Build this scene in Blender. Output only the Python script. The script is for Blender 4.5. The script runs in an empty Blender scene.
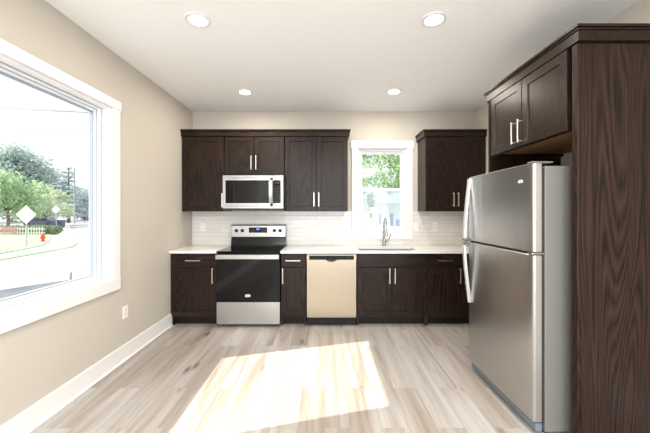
import bpy, bmesh, math, random
from mathutils import Vector, Matrix
random.seed(7)
sc = bpy.context.scene
COL = sc.collection
F, CX, HY, H = 310.0, 325.0, 211.5, 1.39      # focal length in px, vanishing point, eye height

# ------------------------------------------------------------------ camera
cd = bpy.data.cameras.new('camera'); cam = bpy.data.objects.new('camera', cd); COL.objects.link(cam)
cam.location = (0, 0, H); cam.rotation_euler = (math.pi/2, 0, 0)
cd.sensor_width = 36; cd.lens = F*36/650; cd.shift_y = -5/650; cd.clip_end = 500; cd.clip_start = .05
sc.camera = cam

# ------------------------------------------------------------------ world, sun, exposure
w = bpy.data.worlds.new('world'); sc.world = w; w.use_nodes = True
bg = w.node_tree.nodes['Background']
bg.inputs[0].default_value = (.90, .95, 1, 1); bg.inputs[1].default_value = 1.0
sd = bpy.data.lights.new('sun', 'SUN'); sun = bpy.data.objects.new('sun', sd); COL.objects.link(sun)
sd.energy = 8.0; sd.angle = math.radians(.4); sd.color = (1, .91, .80)
sun.rotation_euler = Vector((1.107, .297, -1)).to_track_quat('-Z', 'Y').to_euler()
sun.location = (-6, -2, 6)
sc.view_settings.view_transform = 'Standard'; sc.view_settings.look = 'None'
sc.view_settings.gamma = 1; sc.view_settings.use_curve_mapping = False
sc.view_settings.exposure = 0.50
ad = bpy.data.lights.new('added_rear_daylight_fill', 'AREA'); al = bpy.data.objects.new('added_rear_daylight_fill', ad); COL.objects.link(al)  # area light added at the rear opening to fill the room
ad.shape = 'RECTANGLE'; ad.size = 3.4; ad.size_y = 2.3; ad.energy = 125; ad.color = (.86, .93, 1)
al.location = (.11, -3.75, 1.3); al.rotation_euler = (math.radians(135), 0, 0)
cdl = bpy.data.lights.new('added_ceiling_fill', 'AREA'); cl_ = bpy.data.objects.new('added_ceiling_fill', cdl); COL.objects.link(cl_)  # unseen overhead area light, added as soft fill
cdl.shape = 'RECTANGLE'; cdl.size = 3.2; cdl.size_y = 2.6; cdl.energy = 195; cdl.color = (.88, .94, 1)
cl_.location = (.11, -1.9, 2.72); cl_.rotation_euler = (0, 0, 0)
sc.cycles.max_bounces = 10; sc.cycles.diffuse_bounces = 6; sc.cycles.glossy_bounces = 5
sc.cycles.transparent_max_bounces = 12
sc.cycles.sample_clamp_indirect = 6
CAN_POWER = 5.5

# ------------------------------------------------------------------ materials
def mat(name, col, rough=.5, metal=0, spec=.5, emit=None, es=0, coat=0):
    m = bpy.data.materials.new(name); m.use_nodes = True
    b = m.node_tree.nodes['Principled BSDF']
    b.inputs['Base Color'].default_value = (*col, 1); b.inputs['Roughness'].default_value = rough
    b.inputs['Metallic'].default_value = metal; b.inputs['Specular IOR Level'].default_value = spec
    b.inputs['Coat Weight'].default_value = coat
    if emit: b.inputs['Emission Color'].default_value = (*emit, 1); b.inputs['Emission Strength'].default_value = es
    return m
class N:
    def __init__(s, m): s.t = m.node_tree; s.b = s.t.nodes['Principled BSDF']
    def n(s, typ, **kw):
        nd = s.t.nodes.new(typ)
        for k, v in kw.items():
            if k.startswith('i_'):
                key = k[2:].replace('_', ' ')
                nd.inputs[int(key) if key.isdigit() else key].default_value = v
            else: setattr(nd, k, v)
        return nd
    def l(s, a, b): s.t.links.new(a, b)
    def pos(s, scale):
        g = s.n('ShaderNodeNewGeometry'); mp = s.n('ShaderNodeMapping'); s.l(g.outputs['Position'], mp.inputs[0])
        mp.inputs['Scale'].default_value = scale; return mp.outputs[0]
    def math(s, op, a, b=None, c=None):
        nd = s.n('ShaderNodeMath', operation=op)
        for i, v in enumerate((a, b, c)):
            if v is None: continue
            if isinstance(v, (int, float)): nd.inputs[i].default_value = v
            else: s.l(v, nd.inputs[i])
        return nd.outputs[0]
    def ramp(s, fac, stops):
        r = s.n('ShaderNodeValToRGB'); s.l(fac, r.inputs[0]); e = r.color_ramp.elements
        while len(e) < len(stops): e.new(.5)
        for el, (p, c) in zip(e, stops): el.position = p; el.color = (*c, 1) if len(c) == 3 else c
        return r.outputs[0]
    def bump(s, h, strength, dist=.001):
        b = s.n('ShaderNodeBump'); b.inputs['Strength'].default_value = strength; b.inputs['Distance'].default_value = dist
        s.l(h, b.inputs['Height']); s.l(b.outputs[0], s.b.inputs['Normal'])
def noise(k, vec, scale, detail=2, rough=.5, dist=0):
    nd = k.n('ShaderNodeTexNoise'); k.l(vec, nd.inputs['Vector']); nd.inputs['Scale'].default_value = scale
    nd.inputs['Detail'].default_value = detail; nd.inputs['Roughness'].default_value = rough; nd.inputs['Distortion'].default_value = dist
    return nd.outputs[0]
def wood(name, axis, dark=(.005, .0025, .0018), light=(.030, .0165, .0118), rough=.30, rings=36):
    m = mat(name, dark, rough, spec=.22); k = N(m)
    def sc_(a, b): v = [a, a, a]; v[axis] = b; return tuple(v)
    low = noise(k, k.pos(sc_(3.6, .30)), 1, 1.5, .4, .25)
    ring = k.math('FRACT', k.math('MULTIPLY', low, rings))
    tri = k.math('ABSOLUTE', k.math('SUBTRACT', ring, .5))
    fine = noise(k, k.pos(sc_(170, 5)), 1, 3, .6)
    v = k.math('ADD', k.math('MULTIPLY', tri, .85), k.math('MULTIPLY', fine, .85))
    c = k.ramp(v, [(.38, dark), (.62, tuple((a+b)/2 for a, b in zip(dark, light))), (.92, light)])
    k.l(c, k.b.inputs['Base Color']); k.bump(fine, .45, .0008)
    return m
M = {}
M['wood'] = wood('espresso_oak_vertical', 2)
M['woodx'] = wood('espresso_oak_horizontal', 0)
M['woody'] = wood('espresso_oak_lengthwise', 1)
M['wood_panel'] = wood('espresso_oak_panel', 2, (.0033, .0016, .0012), (.038, .0185, .0128), .34, 44)
M['ply'] = wood('plywood', 1, (.22, .12, .055), (.34, .20, .10), .5, 10)
M['dark'] = mat('cabinet_box_dark', (.012, .009, .008), .6)  # base cabinet boxes, one even dark colour
M['kick'] = mat('toe_kick_brown', (.012, .0065, .0048), .45, spec=.25)
def painted(name, col, rough):
    m = mat(name, col, rough, spec=.3); k = N(m); k.bump(noise(k, k.pos((1, 1, 1)), 160, 2), .08, .001); return m
M['wall'] = painted('warm_greige_paint', (.55, .51, .452), .6)
M['ceil'] = painted('ceiling_white_paint', (.92, .92, .92), .8)
M['white'] = painted('white_trim_paint', (.80, .79, .785), .35)
M['vinyl'] = mat('white_vinyl', (.86, .88, .90), .3)
M['strip'] = mat('grey_weatherstrip', (.30, .34, .40), .6)
M['plastic'] = mat('white_plastic', (.85, .83, .80), .35)
M['slot'] = mat('outlet_slot', (.05, .05, .05), .5)
M['blackglass'] = mat('black_glass', (.003, .003, .0035), .015, spec=.3)
M['black'] = mat('black_enamel', (.006, .006, .0065), .15, spec=.3)
M['blackmatte'] = mat('black_plastic', (.02, .02, .022), .5)
M['ring'] = mat('burner_ring', (.06, .06, .065), .2)
M['nickel'] = mat('satin_nickel', (.80, .72, .62), .28, 1)
M['chrome'] = mat('chrome', (.34, .35, .36), .12, 1)
M['badge'] = mat('badge_silver', (.9, .9, .9), .3, .4)
M['chromedark'] = mat('dark_chrome', (.22, .22, .23), .2, 1)
M['sinksteel'] = mat('sink_steel', (.05, .05, .052), .4, 1)
M['handle'] = mat('fridge_handle_silver', (.66, .66, .64), .35, .6)
M['sidegrey'] = mat('fridge_side_grey', (.17, .163, .152), .45)
M['gasket_and_gap_shade'] = mat('gasket_and_gap_shade', (.03, .022, .018), .7)
M['film'] = mat('blue_grey_film', (.13, .17, .20), .3)
M['led'] = mat('clock_blue', (.02, .1, .4), .3, emit=(.05, .35, 1), es=1.5)
M['bulb'] = mat('lamp_diffuser', (1, .95, .85), .4, emit=(1, .93, .80), es=9)
def steel(name, col, rough, axis):
    m = mat(name, col, rough, 1); k = N(m)
    v = [2.0, 2.0, 2.0]; v2 = [900.0]*3; v2[axis] = 4
    n2 = noise(k, k.pos(tuple(v2)), 1, 2)
    k.l(k.math('ADD', k.math('MULTIPLY', n2, .12), rough-.06), k.b.inputs['Roughness'])
    wv = noise(k, k.pos((9, 9, .8)), 1, 2)
    k.bump(k.math('ADD', k.math('MULTIPLY', n2, .03), wv), .5, .004)
    return m
M['steel'] = steel('brushed_steel', (.50, .49, .48), .32, 0)
M['steelv'] = steel('brushed_steel_vertical', (.50, .495, .485), .30, 2)
M['steelw'] = steel('dishwasher_steel_warm_light', (.40, .33, .25), .30, 0)  # warm reflected light is put into this steel's colour
# quartz
m = mat('white_quartz', (.80, .79, .77), .18); k = N(m)
k.l(k.ramp(noise(k, k.pos((1, 1, 1)), 90, 3), [(.35, (.74, .73, .71)), (.6, (.84, .83, .81))]), k.b.inputs['Base Color']); M['quartz'] = m
# glass: a thin clear pane
def glass(name, tint=(1, 1, 1), refl=.06, dusty=0):
    m = bpy.data.materials.new(name); m.use_nodes = True; t = m.node_tree; t.nodes.clear()
    o = t.nodes.new('ShaderNodeOutputMaterial'); tr = t.nodes.new('ShaderNodeBsdfTransparent'); gl = t.nodes.new('ShaderNodeBsdfGlossy')
    tr.inputs[0].default_value = (*tint, 1); gl.inputs['Roughness'].default_value = .0
    mx = t.nodes.new('ShaderNodeMixShader'); mx.inputs[0].default_value = refl
    t.links.new(tr.outputs[0], mx.inputs[1]); t.links.new(gl.outputs[0], mx.inputs[2]); out = mx.outputs[0]
    if dusty:
        df = t.nodes.new('ShaderNodeBsdfTranslucent'); df.inputs[0].default_value = (.85, .9, .95, 1)
        m2 = t.nodes.new('ShaderNodeMixShader'); m2.inputs[0].default_value = dusty
        t.links.new(out, m2.inputs[1]); t.links.new(df.outputs[0], m2.inputs[2]); out = m2.outputs[0]
    t.links.new(out, o.inputs[0]); return m
M['glass'] = glass('clear_glass', (.98, .99, .99), .035)
M['screen'] = glass('insect_screen', (.93, .95, .97), .0, .25)
# floor planks running away from the camera
m = mat('pale_oak_planks', (.6, .5, .4), .38, spec=.45); k = N(m)
g = k.n('ShaderNodeNewGeometry'); sep = k.n('ShaderNodeSeparateXYZ'); k.l(g.outputs['Position'], sep.inputs[0])
cmb = k.n('ShaderNodeCombineXYZ'); k.l(sep.outputs[1], cmb.inputs[0]); k.l(sep.outputs[0], cmb.inputs[1])
br = k.n('ShaderNodeTexBrick', offset=.37, offset_frequency=2); k.l(cmb.outputs[0], br.inputs['Vector'])
br.inputs['Color1'].default_value = (0, 0, 0, 1); br.inputs['Color2'].default_value = (1, 1, 1, 1)
br.inputs['Scale'].default_value = 1; br.inputs['Brick Width'].default_value = 1.22; br.inputs['Row Height'].default_value = .18
br.inputs['Mortar Size'].default_value = .0014; br.inputs['Mortar Smooth'].default_value = .3; br.inputs['Mortar'].default_value = (.5, .5, .5, 1)
rnd = k.math('MULTIPLY', br.outputs['Color'], 37.0)
def plank_coords(sx, sy):
    c = k.n('ShaderNodeCombineXYZ'); k.l(k.math('MULTIPLY', sep.outputs[0], sx), c.inputs[0])
    k.l(k.math('MULTIPLY', sep.outputs[1], sy), c.inputs[1]); k.l(rnd, c.inputs[2]); return c.outputs[0]
n1 = noise(k, plank_coords(8.5, .45), 1, 4, .55, 1.0)            # broad brown streaks
n2 = noise(k, plank_coords(85, 3), 1, 4, .65, .4)              # fine grain
n3 = noise(k, plank_coords(3.0, .5), 1, 1)
base = k.ramp(n1, [(.25, (.27, .21, .165)), (.41, (.37, .33, .295)), (.54, (.44, .42, .40)), (.75, (.50, .495, .49))])
fine = k.ramp(n2, [(.30, (.80, .77, .75)), (.58, (1, 1, 1))])
mx = k.n('ShaderNodeMix', data_type='RGBA', blend_type='MULTIPLY'); mx.inputs[0].default_value = .8
k.l(base, mx.inputs[6]); k.l(fine, mx.inputs[7])
tone = k.ramp(br.outputs['Color'], [(0, (.86, .83, .80)), (1, (1, 1, 1))])
mx2 = k.n('ShaderNodeMix', data_type='RGBA', blend_type='MULTIPLY'); mx2.inputs[0].default_value = 1
k.l(mx.outputs[2], mx2.inputs[6]); k.l(tone, mx2.inputs[7])
vo = k.n('ShaderNodeTexVoronoi'); k.l(plank_coords(4.2, 1.3), vo.inputs['Vector']); vo.inputs['Scale'].default_value = 1
kn = k.ramp(vo.outputs['Distance'], [(.035, (.16, .10, .07)), (.07, (.6, .52, .46)), (.14, (1, 1, 1))])
mx3 = k.n('ShaderNodeMix', data_type='RGBA', blend_type='MULTIPLY'); mx3.inputs[0].default_value = .85
k.l(mx2.outputs[2], mx3.inputs[6]); k.l(kn, mx3.inputs[7])
mx4 = k.n('ShaderNodeMix', data_type='RGBA'); k.l(k.math('MULTIPLY', br.outputs['Fac'], .45), mx4.inputs[0])
k.l(mx3.outputs[2], mx4.inputs[6]); mx4.inputs[7].default_value = (.20, .15, .11, 1)
k.l(mx4.outputs[2], k.b.inputs['Base Color']); k.bump(n2, .10, .0006); M['floor'] = m
# subway tile
m = mat('glazed_cream_tile', (.74, .70, .64), .14); k = N(m)
g = k.n('ShaderNodeNewGeometry'); sep = k.n('ShaderNodeSeparateXYZ'); k.l(g.outputs['Position'], sep.inputs[0])
cmb = k.n('ShaderNodeCombineXYZ'); k.l(sep.outputs[0], cmb.inputs[0]); k.l(k.math('SUBTRACT', sep.outputs[2], .918), cmb.inputs[1])
br = k.n('ShaderNodeTexBrick', offset=.5); k.l(cmb.outputs[0], br.inputs['Vector'])
br.inputs['Color1'].default_value = (.70, .675, .635, 1); br.inputs['Color2'].default_value = (.76, .735, .70, 1)
br.inputs['Mortar'].default_value = (.56, .53, .49, 1); br.inputs['Scale'].default_value = 1
br.inputs['Brick Width'].default_value = .245; br.inputs['Row Height'].default_value = .0595
br.inputs['Mortar Size'].default_value = .0022; br.inputs['Mortar Smooth'].default_value = .2
k.l(br.outputs['Color'], k.b.inputs['Base Color'])
hh = k.math('SUBTRACT', k.math('MULTIPLY', noise(k, k.pos((1, 1, 1)), 14, 2), .9), k.math('MULTIPLY', br.outputs['Fac'], 1.0))
k.bump(hh, .35, .004); M['tile'] = m
def mottled(name, c1, c2, scale, rough=.8):
    m = mat(name, c1, rough, spec=.2); k = N(m)
    k.l(k.ramp(noise(k, k.pos((1, 1, 1)), scale, 4), [(.35, c1), (.65, c2)]), k.b.inputs['Base Color']); return m
M['asphalt'] = mottled('pale_asphalt', (.36, .37, .39), (.44, .45, .47), 1.5)
M['concrete'] = mottled('pale_concrete', (.62, .61, .59), (.70, .69, .67), 2)
M['lawn'] = mottled('lawn', (.25, .40, .22), (.34, .48, .29), 1.2)
M['lawnback'] = mottled('dry_lawn', (.38, .38, .34), (.48, .48, .44), 1.2)
M['deckgrey'] = mottled('grey_deck', (.12, .14, .17), (.17, .19, .22), 3)
M['bark'] = mottled('bark', (.12, .09, .07), (.2, .16, .12), 5)
def leafmat(name, a, b, scale=.9):
    m = mottled(name, a, b, scale, .6); bb = m.node_tree.nodes['Principled BSDF']
    t = m.node_tree; tl = t.nodes.new('ShaderNodeBsdfTranslucent'); mx_ = t.nodes.new('ShaderNodeMixShader'); mx_.inputs[0].default_value = .45
    t.links.new(bb.inputs['Base Color'].links[0].from_socket, tl.inputs[0]); t.links.new(bb.outputs[0], mx_.inputs[1]); t.links.new(tl.outputs[0], mx_.inputs[2])
    t.links.new(mx_.outputs[0], t.nodes['Material Output'].inputs[0]); return m
M['leaf1'] = leafmat('leaf_blue_green', (.46, .56, .52), (.62, .70, .66))  # far leaf colours are paled and greyed to stand in for haze
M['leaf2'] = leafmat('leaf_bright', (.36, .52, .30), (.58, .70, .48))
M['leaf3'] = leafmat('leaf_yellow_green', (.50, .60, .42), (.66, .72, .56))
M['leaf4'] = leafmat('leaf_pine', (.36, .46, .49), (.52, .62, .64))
M['leaf5'] = leafmat('leaf_window', (.20, .36, .15), (.56, .70, .44), 3)
M['signback'] = mat('sign_back', (.62, .60, .58), .5)
M['pole'] = mat('galvanised', (.38, .40, .42), .5, .3)
M['red'] = mat('hydrant_red', (.75, .03, .02), .4)
M['carblue'] = mat('car_blue', (.035, .07, .16), .25, coat=.5)
M['carglass'] = mat('car_glass', (.02, .03, .04), .1)
M['tyre'] = mat('tyre', (.02, .02, .02), .8)
M['bin'] = mat('bin_navy', (.06, .09, .15), .5)
M['fence'] = mat('picket_white', (.72, .72, .70), .6)
M['siding'] = mat('white_siding', (.78, .79, .80), .6)
M['winblue'] = mat('blue_window', (.10, .20, .36), .2)
M['roof'] = mat('slate_roof', (.30, .36, .46), .7)
M['wire'] = mat('wire', (.05, .055, .06), .6)
M['hedge'] = leafmat('hedge_green', (.14, .24, .12), (.26, .36, .20))
M['pink'] = leafmat('pink_blossom', (.55, .22, .22), (.65, .40, .38))

# ------------------------------------------------------------------ mesh building
WLOC = {}
class MB:
    def __init__(s): s.bm = bmesh.new()
    def box(s, x0, x1, y0, y1, z0, z1, bev=0, seg=2):
        t = bmesh.new()
        vs = [t.verts.new((x, y, z)) for x in (x0, x1) for y in (y0, y1) for z in (z0, z1)]
        for f in ((0,1,3,2),(4,6,7,5),(0,4,5,1),(2,3,7,6),(0,2,6,4),(1,5,7,3)): t.faces.new([vs[i] for i in f])
        bmesh.ops.recalc_face_normals(t, faces=t.faces)
        if bev: bmesh.ops.bevel(t, geom=t.edges[:], offset=bev, segments=seg, profile=.5, affect='EDGES')
        s.merge(t); return s
    def merge(s, t, mtx=None):
        me = bpy.data.meshes.new('t'); t.to_mesh(me); t.free()
        if mtx is not None: me.transform(mtx)
        s.bm.from_mesh(me); bpy.data.meshes.remove(me)
    def cyl(s, p0, p1, r, r2=None, seg=20):
        p0, p1 = Vector(p0), Vector(p1); d = p1-p0; t = bmesh.new()
        bmesh.ops.create_cone(t, cap_ends=True, segments=seg, radius1=r, radius2=r if r2 is None else r2, depth=d.length)
        s.merge(t, Matrix.Translation((p0+p1)/2) @ d.to_track_quat('Z', 'Y').to_matrix().to_4x4()); return s
    def sphere(s, c, r, sc_=(1, 1, 1), sub=2):
        t = bmesh.new(); bmesh.ops.create_icosphere(t, subdivisions=sub, radius=r)
        s.merge(t, Matrix.Translation(c) @ Matrix.Diagonal((*sc_, 1))); return s
    def sweep(s, pts, prof, side=Vector((0, 1, 0))):
        """sweep a closed 2-D profile along pts; 'side' is the profile's first axis"""
        pts = [Vector(p) for p in pts]; rings = []
        for i, p in enumerate(pts):
            d = (pts[min(i+1, len(pts)-1)]-pts[max(i-1, 0)]).normalized()
            u = (side - d*side.dot(d)).normalized(); v = d.cross(u)
            rings.append([s.bm.verts.new(p+u*a+v*b) for a, b in prof])
        n = len(prof)
        for a, b in zip(rings, rings[1:]):
            for i in range(n): s.bm.faces.new((a[i], a[(i+1) % n], b[(i+1) % n], b[i]))
        s.bm.faces.new(rings[0][::-1]); s.bm.faces.new(rings[-1]); return s
    def tube(s, pts, r, n=10, side=Vector((0, 1, 0))):
        return s.sweep(pts, [(r*math.cos(2*math.pi*i/n), r*math.sin(2*math.pi*i/n)) for i in range(n)], side)
    def rings(s, rs, close=True, cap0=True, cap1=True):
        vr = [[s.bm.verts.new(p) for p in r] for r in rs]; n = len(vr[0])
        for a, b in zip(vr, vr[1:]):
            for i in range(n): s.bm.faces.new((a[i], a[(i+1) % n], b[(i+1) % n], b[i]))
        if cap0: s.bm.faces.new(vr[0][::-1])
        if cap1: s.bm.faces.new(vr[-1])
        return s
    def lathe(s, c, prof, n=28, axis='Z'):
        c = Vector(c); rs = []
        for r, h in prof:
            ring = []
            for i in range(n):
                a = 2*math.pi*i/n; q = Vector((r*math.cos(a), r*math.sin(a), h))
                if axis == 'Y': q = Vector((q.x, -q.z, q.y))        # outwards = -y
                if axis == 'X': q = Vector((-q.z, q.x, q.y))
                ring.append(c+q)
            rs.append(ring)
        return s.rings(rs)
    def prism(s, poly, z0, z1):
        s.rings([[(x, y, z0) for x, y in poly], [(x, y, z1) for x, y in poly]]); return s
    def panel(s, u0, u1, w0, w1, face, axis='y', thick=.02, stile=.058, rec=.007, ch=.003):
        """shaker door: face at the plane 'face', looking to -y or -x; one continuous shape"""
        def P(u, w, d): return (u, face+d, w) if axis == 'y' else (face+d, u, w)
        def R(i, d): return [P(u0+i, w0+i, d), P(u1-i, w0+i, d), P(u1-i, w1-i, d), P(u0+i, w1-i, d)]
        if stile: rs = [R(0, thick), R(0, .0015), R(.0015, 0), R(stile, 0), R(stile+ch, rec)]
        else: rs = [R(0, thick), R(0, .0015), R(.0015, 0)]
        return s.rings(rs)
    def build(s, name, material, parent=None, smooth=False):
        bmesh.ops.recalc_face_normals(s.bm, faces=s.bm.faces)
        me = bpy.data.meshes.new(name); s.bm.to_mesh(me); s.bm.free()
        if smooth:
            for p in me.polygons: p.use_smooth = True
        mats = material if isinstance(material, list) else [material]
        for q in mats: me.materials.append(q)
        o = bpy.data.objects.new(name, me); COL.objects.link(o)
        if smooth:
            try:
                me.set_sharp_from_angle(angle=math.radians(40))
            except Exception: pass
        if parent is not None:
            me.transform(Matrix.Translation(-WLOC[parent])); o.parent = parent; WLOC[o] = WLOC[parent]
        else:
            co = [v.co for v in me.vertices]
            c = Vector(((min(v.x for v in co)+max(v.x for v in co))/2, (min(v.y for v in co)+max(v.y for v in co))/2, min(v.z for v in co)))
            me.transform(Matrix.Translation(-c)); o.location = c; WLOC[o] = c
        return o
def empty(name, loc, rz=0):
    o = bpy.data.objects.new(name, None); o.empty_display_size = .1; COL.objects.link(o); o.location = loc; o.rotation_euler = (0, 0, rz)
    WLOC[o] = Vector(loc); return o
def tag(o, label=None, cat=None, group=None, kind=None):
    if label: o['label'] = label
    if cat: o['category'] = cat
    if group: o['group'] = group
    if kind: o['kind'] = kind
    return o
def thing(name, loc, label, cat, group=None, rz=0): return tag(empty(name, loc, rz), label, cat, group)
def struct(name, mb, material, parent=None, smooth=False):
    o = mb.build(name, material, parent, smooth)
    if parent is None: o['kind'] = 'structure'
    return o
def copy_tree(o, parent=None):
    c = o.copy(); COL.objects.link(c)
    if parent is not None: c.parent = parent
    WLOC[c] = WLOC.get(o)
    for ch in [x for x in list(COL.objects) if x.parent == o]: copy_tree(ch, c)
    return c

# ------------------------------------------------------------------ the room
XL, XR, YB, YR, ZC = -1.87, 2.10, 4.379, -3.6, 2.80
struct('floor', MB().box(XL-.18, XR+.12, YR-.12, YB+.15, -.06, 0), M['floor'])
struct('ceiling', MB().box(XL-.18, XR+.12, YR-.12, YB+.15, ZC, ZC+.1), M['ceil'])
# left wall with the big window's opening
LY0, LY1, LZ0, LZ1 = 1.50, 2.72, .79, 2.30
o = MB()
o.box(XL-.18, XL, YR, LY0, 0, ZC); o.box(XL-.18, XL, LY1, YB, 0, ZC); o.box(XL-.18, XL, LY0, LY1, 0, LZ0); o.box(XL-.18, XL, LY0, LY1, LZ1, ZC)
struct('wall_left', o, M['wall'])
BX0, BX1, BZ0, BZ1 = .470, 1.151, 1.115, 2.283
o = MB()
o.box(XL-.18, BX0, YB, YB+.15, 0, ZC); o.box(BX1, XR+.12, YB, YB+.15, 0, ZC); o.box(BX0, BX1, YB, YB+.15, 0, BZ0); o.box(BX0, BX1, YB, YB+.15, BZ1, ZC)
struct('wall_back', o, M['wall'])
struct('wall_right', MB().box(XR, XR+.12, YR, YB, 0, ZC), M['wall'])
# rear wall behind the camera, with a wide glazed opening that lets the daylight in
o = MB()
o.box(XL-.18, XL+.25, YR-.12, YR, 0, ZC); o.box(XR-.25, XR+.12, YR-.12, YR, 0, ZC); o.box(XL+.25, XR-.25, YR-.12, YR, 2.55, ZC)
struct('wall_rear', o, M['wall'])
# baseboard with shoe moulding
o = MB(); o.box(XL, XL+.014, YR, 3.77, 0, .155, .003); o.box(XL, XL+.026, YR, 3.77, 0, .018, .004)
struct('baseboard_left', o, M['white'])
o = MB(); o.box(XR-.014, XR, YR, 1.78, 0, .155, .003)
struct('baseboard_right', o, M['white'])
# backsplash
o = MB(); yb0 = YB-.009
o.box(XL, .374, yb0, YB, .914, 1.392); o.box(1.240, XR, yb0, YB, .914, 1.392); o.box(.374, 1.240, yb0, YB, .914, 1.003)
struct('trim_1', o, M['tile'])

# ------------------------------------------------------------------ window 1 (left wall)
w1 = empty('window_1', (XL-.1, 2.12, LZ0)); w1['kind'] = 'structure'
o = MB()
xf = XL+.018
o.box(XL, xf, LY1, LY1+.088, .69, LZ1, .002); o.box(XL, xf, LY0-.088, LY0, .69, LZ1, .002)
o.box(XL, xf+.004, LY0-.096, LY1+.096, LZ1, 2.378, .002); o.box(XL, xf+.003, LY0-.088, LY1+.088, .69, LZ0, .002)
o.build('casing', M['white'], w1)
o = MB()     # jamb liner
o.box(XL-.17, XL, LY1-.008, LY1, LZ0, LZ1); o.box(XL-.17, XL, LY0, LY0+.008, LZ0, LZ1)
o.box(XL-.17, XL, LY0, LY1, LZ1-.008, LZ1); o.box(XL-.17, XL, LY0, LY1, LZ0, LZ0+.008)
o.build('jamb_liner', M['white'], w1)
def ring_frame(mb, axis, a0, a1, z0, z1, d0, d1, wd, bev=.003):
    f = (lambda u0, u1, s0, s1: mb.box(d0, d1, u0, u1, s0, s1, bev)) if axis == 'x' else (lambda u0, u1, s0, s1: mb.box(u0, u1, d0, d1, s0, s1, bev))
    f(a0, a0+wd, z0, z1); f(a1-wd, a1, z0, z1); f(a0+wd-.001, a1-wd+.001, z0, z0+wd); f(a0+wd-.001, a1-wd+.001, z1-wd, z1)
o = MB(); ring_frame(o, 'x', LY0+.008, LY1-.008, LZ0+.008, LZ1-.008, -2.045, -1.955, .014); o.build('window_frame', M['vinyl'], w1)
o = MB(); ring_frame(o, 'x', LY0+.02, LY1-.02, LZ0+.02, LZ1-.02, -2.04, -1.99, .024); o.build('sash', M['vinyl'], w1)
o = MB(); ring_frame(o, 'x', LY0+.044, LY1-.044, LZ0+.044, LZ1-.044, -2.03, -1.998, .009, .001); ring_frame(o, 'x', LY0+.018, LY1-.018, LZ0+.018, LZ1-.018, -1.989, -1.984, .007, .001)
ring_frame(o, 'x', LY0+.006, LY1-.006, LZ0+.006, LZ1-.006, -1.954, -1.949, .006, .001); o.build('weatherstrip', M['strip'], w1)
MB().box(-2.021, -2.017, LY0+.04, LY1-.04, LZ0+.04, LZ1-.04).build('pane', M['glass'], w1)

# ------------------------------------------------------------------ window 2 (back wall)
w2 = empty('window_2', (.81, YB+.1, BZ0)); w2['kind'] = 'structure'
o = MB(); yf = YB-.02
o.box(.378, BX0, yf, YB, 1.003, BZ1, .002); o.box(BX1, 1.236, yf, YB, 1.003, BZ1, .002)
o.box(.362, 1.252, yf-.006, YB, BZ1, 2.386, .002); o.box(BX0, BX1, yf, YB, 1.003, BZ0, .002)
o.build('casing', M['white'], w2)
o = MB()
o.box(BX0, BX0+.008, YB, YB+.15, BZ0, BZ1); o.box(BX1-.008, BX1, YB, YB+.15, BZ0, BZ1)
o.box(BX0, BX1, YB, YB+.15, BZ1-.008, BZ1); o.box(BX0, BX1, YB, YB+.15, BZ0, BZ0+.008)
o.build('jamb_liner', M['white'], w2)
o = MB(); ring_frame(o, 'y', BX0+.008, BX1-.008, BZ0+.008, BZ1-.008, YB+.06, YB+.145, .022); o.build('window_frame', M['vinyl'], w2)
o = MB(); ring_frame(o, 'y', BX0+.03, BX1-.03, 1.685, BZ1-.03, YB+.105, YB+.135, .034); up = o.build('upper_sash', M['vinyl'], w2)
MB().box(BX0+.06, BX1-.06, YB+.118, YB+.122, 1.715, BZ1-.06).build('pane', M['glass'], up)
o = MB(); ring_frame(o, 'y', BX0+.028, BX1-.028, BZ0+.02, 1.725, YB+.07, YB+.103, .045); lo = o.build('lower_sash', M['vinyl'], w2)
MB().box(BX0+.07, BX1-.07, YB+.085, YB+.089, BZ0+.06, 1.685).build('pane', M['glass'], lo)
MB().box(BX0+.03, BX1-.03, YB+.139, YB+.1395, BZ0+.03, 1.70).build('insect_screen', M['screen'], w2)
MB().box(.80, .83, YB+.055, YB+.07, 1.715, 1.735, .003).build('sash_lock', M['vinyl'], w2)

# ------------------------------------------------------------------ window 3 (rear, behind the camera)
w3 = empty('window_3', (.11, YR-.06, 0)); w3['kind'] = 'structure'
o = MB(); ring_frame(o, 'y', XL+.25, XR-.25, 0, 2.55, YR-.10, YR-.02, .06); o.box(.09, .15, YR-.10, YR-.02, .05, 2.5); o.build('window_frame', M['vinyl'], w3)
MB().box(XL+.3, XR-.3, YR-.062, YR-.058, .05, 2.5).build('pane', M['glass'], w3)

# ------------------------------------------------------------------ kitchen cabinets
def pull_bar(parent, c, length, axis, face, horizontal=False, label=None):
    """bar pull; c = (u, z) centre, on the plane 'face' facing -y or -x"""
    mb = MB(); h = length/2; u, z = c; off = .028; t = .0055
    if axis == 'y':
        if horizontal:
            mb.box(u-h, u+h, face-off-.01, face-off, z-t, z+t, .002)
            for e in (-h+.012, h-.012): mb.box(u+e-.005, u+e+.005, face-off, face, z-.005, z+.005, .001)
        else:
            mb.box(u-t, u+t, face-off-.01, face-off, z-h, z+h, .002)
            for e in (-h+.012, h-.012): mb.box(u-.005, u+.005, face-off, face, z+e-.005, z+e+.005, .001)
    else:
        mb.box(face-off-.01, face-off, u-t, u+t, z-h, z+h, .002)
        for e in (-h+.012, h-.012): mb.box(face-off, face, u-.005, u+.005, z+e-.005, z+e+.005, .001)
    return mb.build('handle', M['nickel'], parent)
YD, YBX = 3.745, 3.766          # base cabinet door face and box front
YU, YUX = 4.030, 4.051
ZD1, ZDW0, ZDW1, ZDR0, ZDR1 = .712, .128, .712, .722, .878
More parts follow.
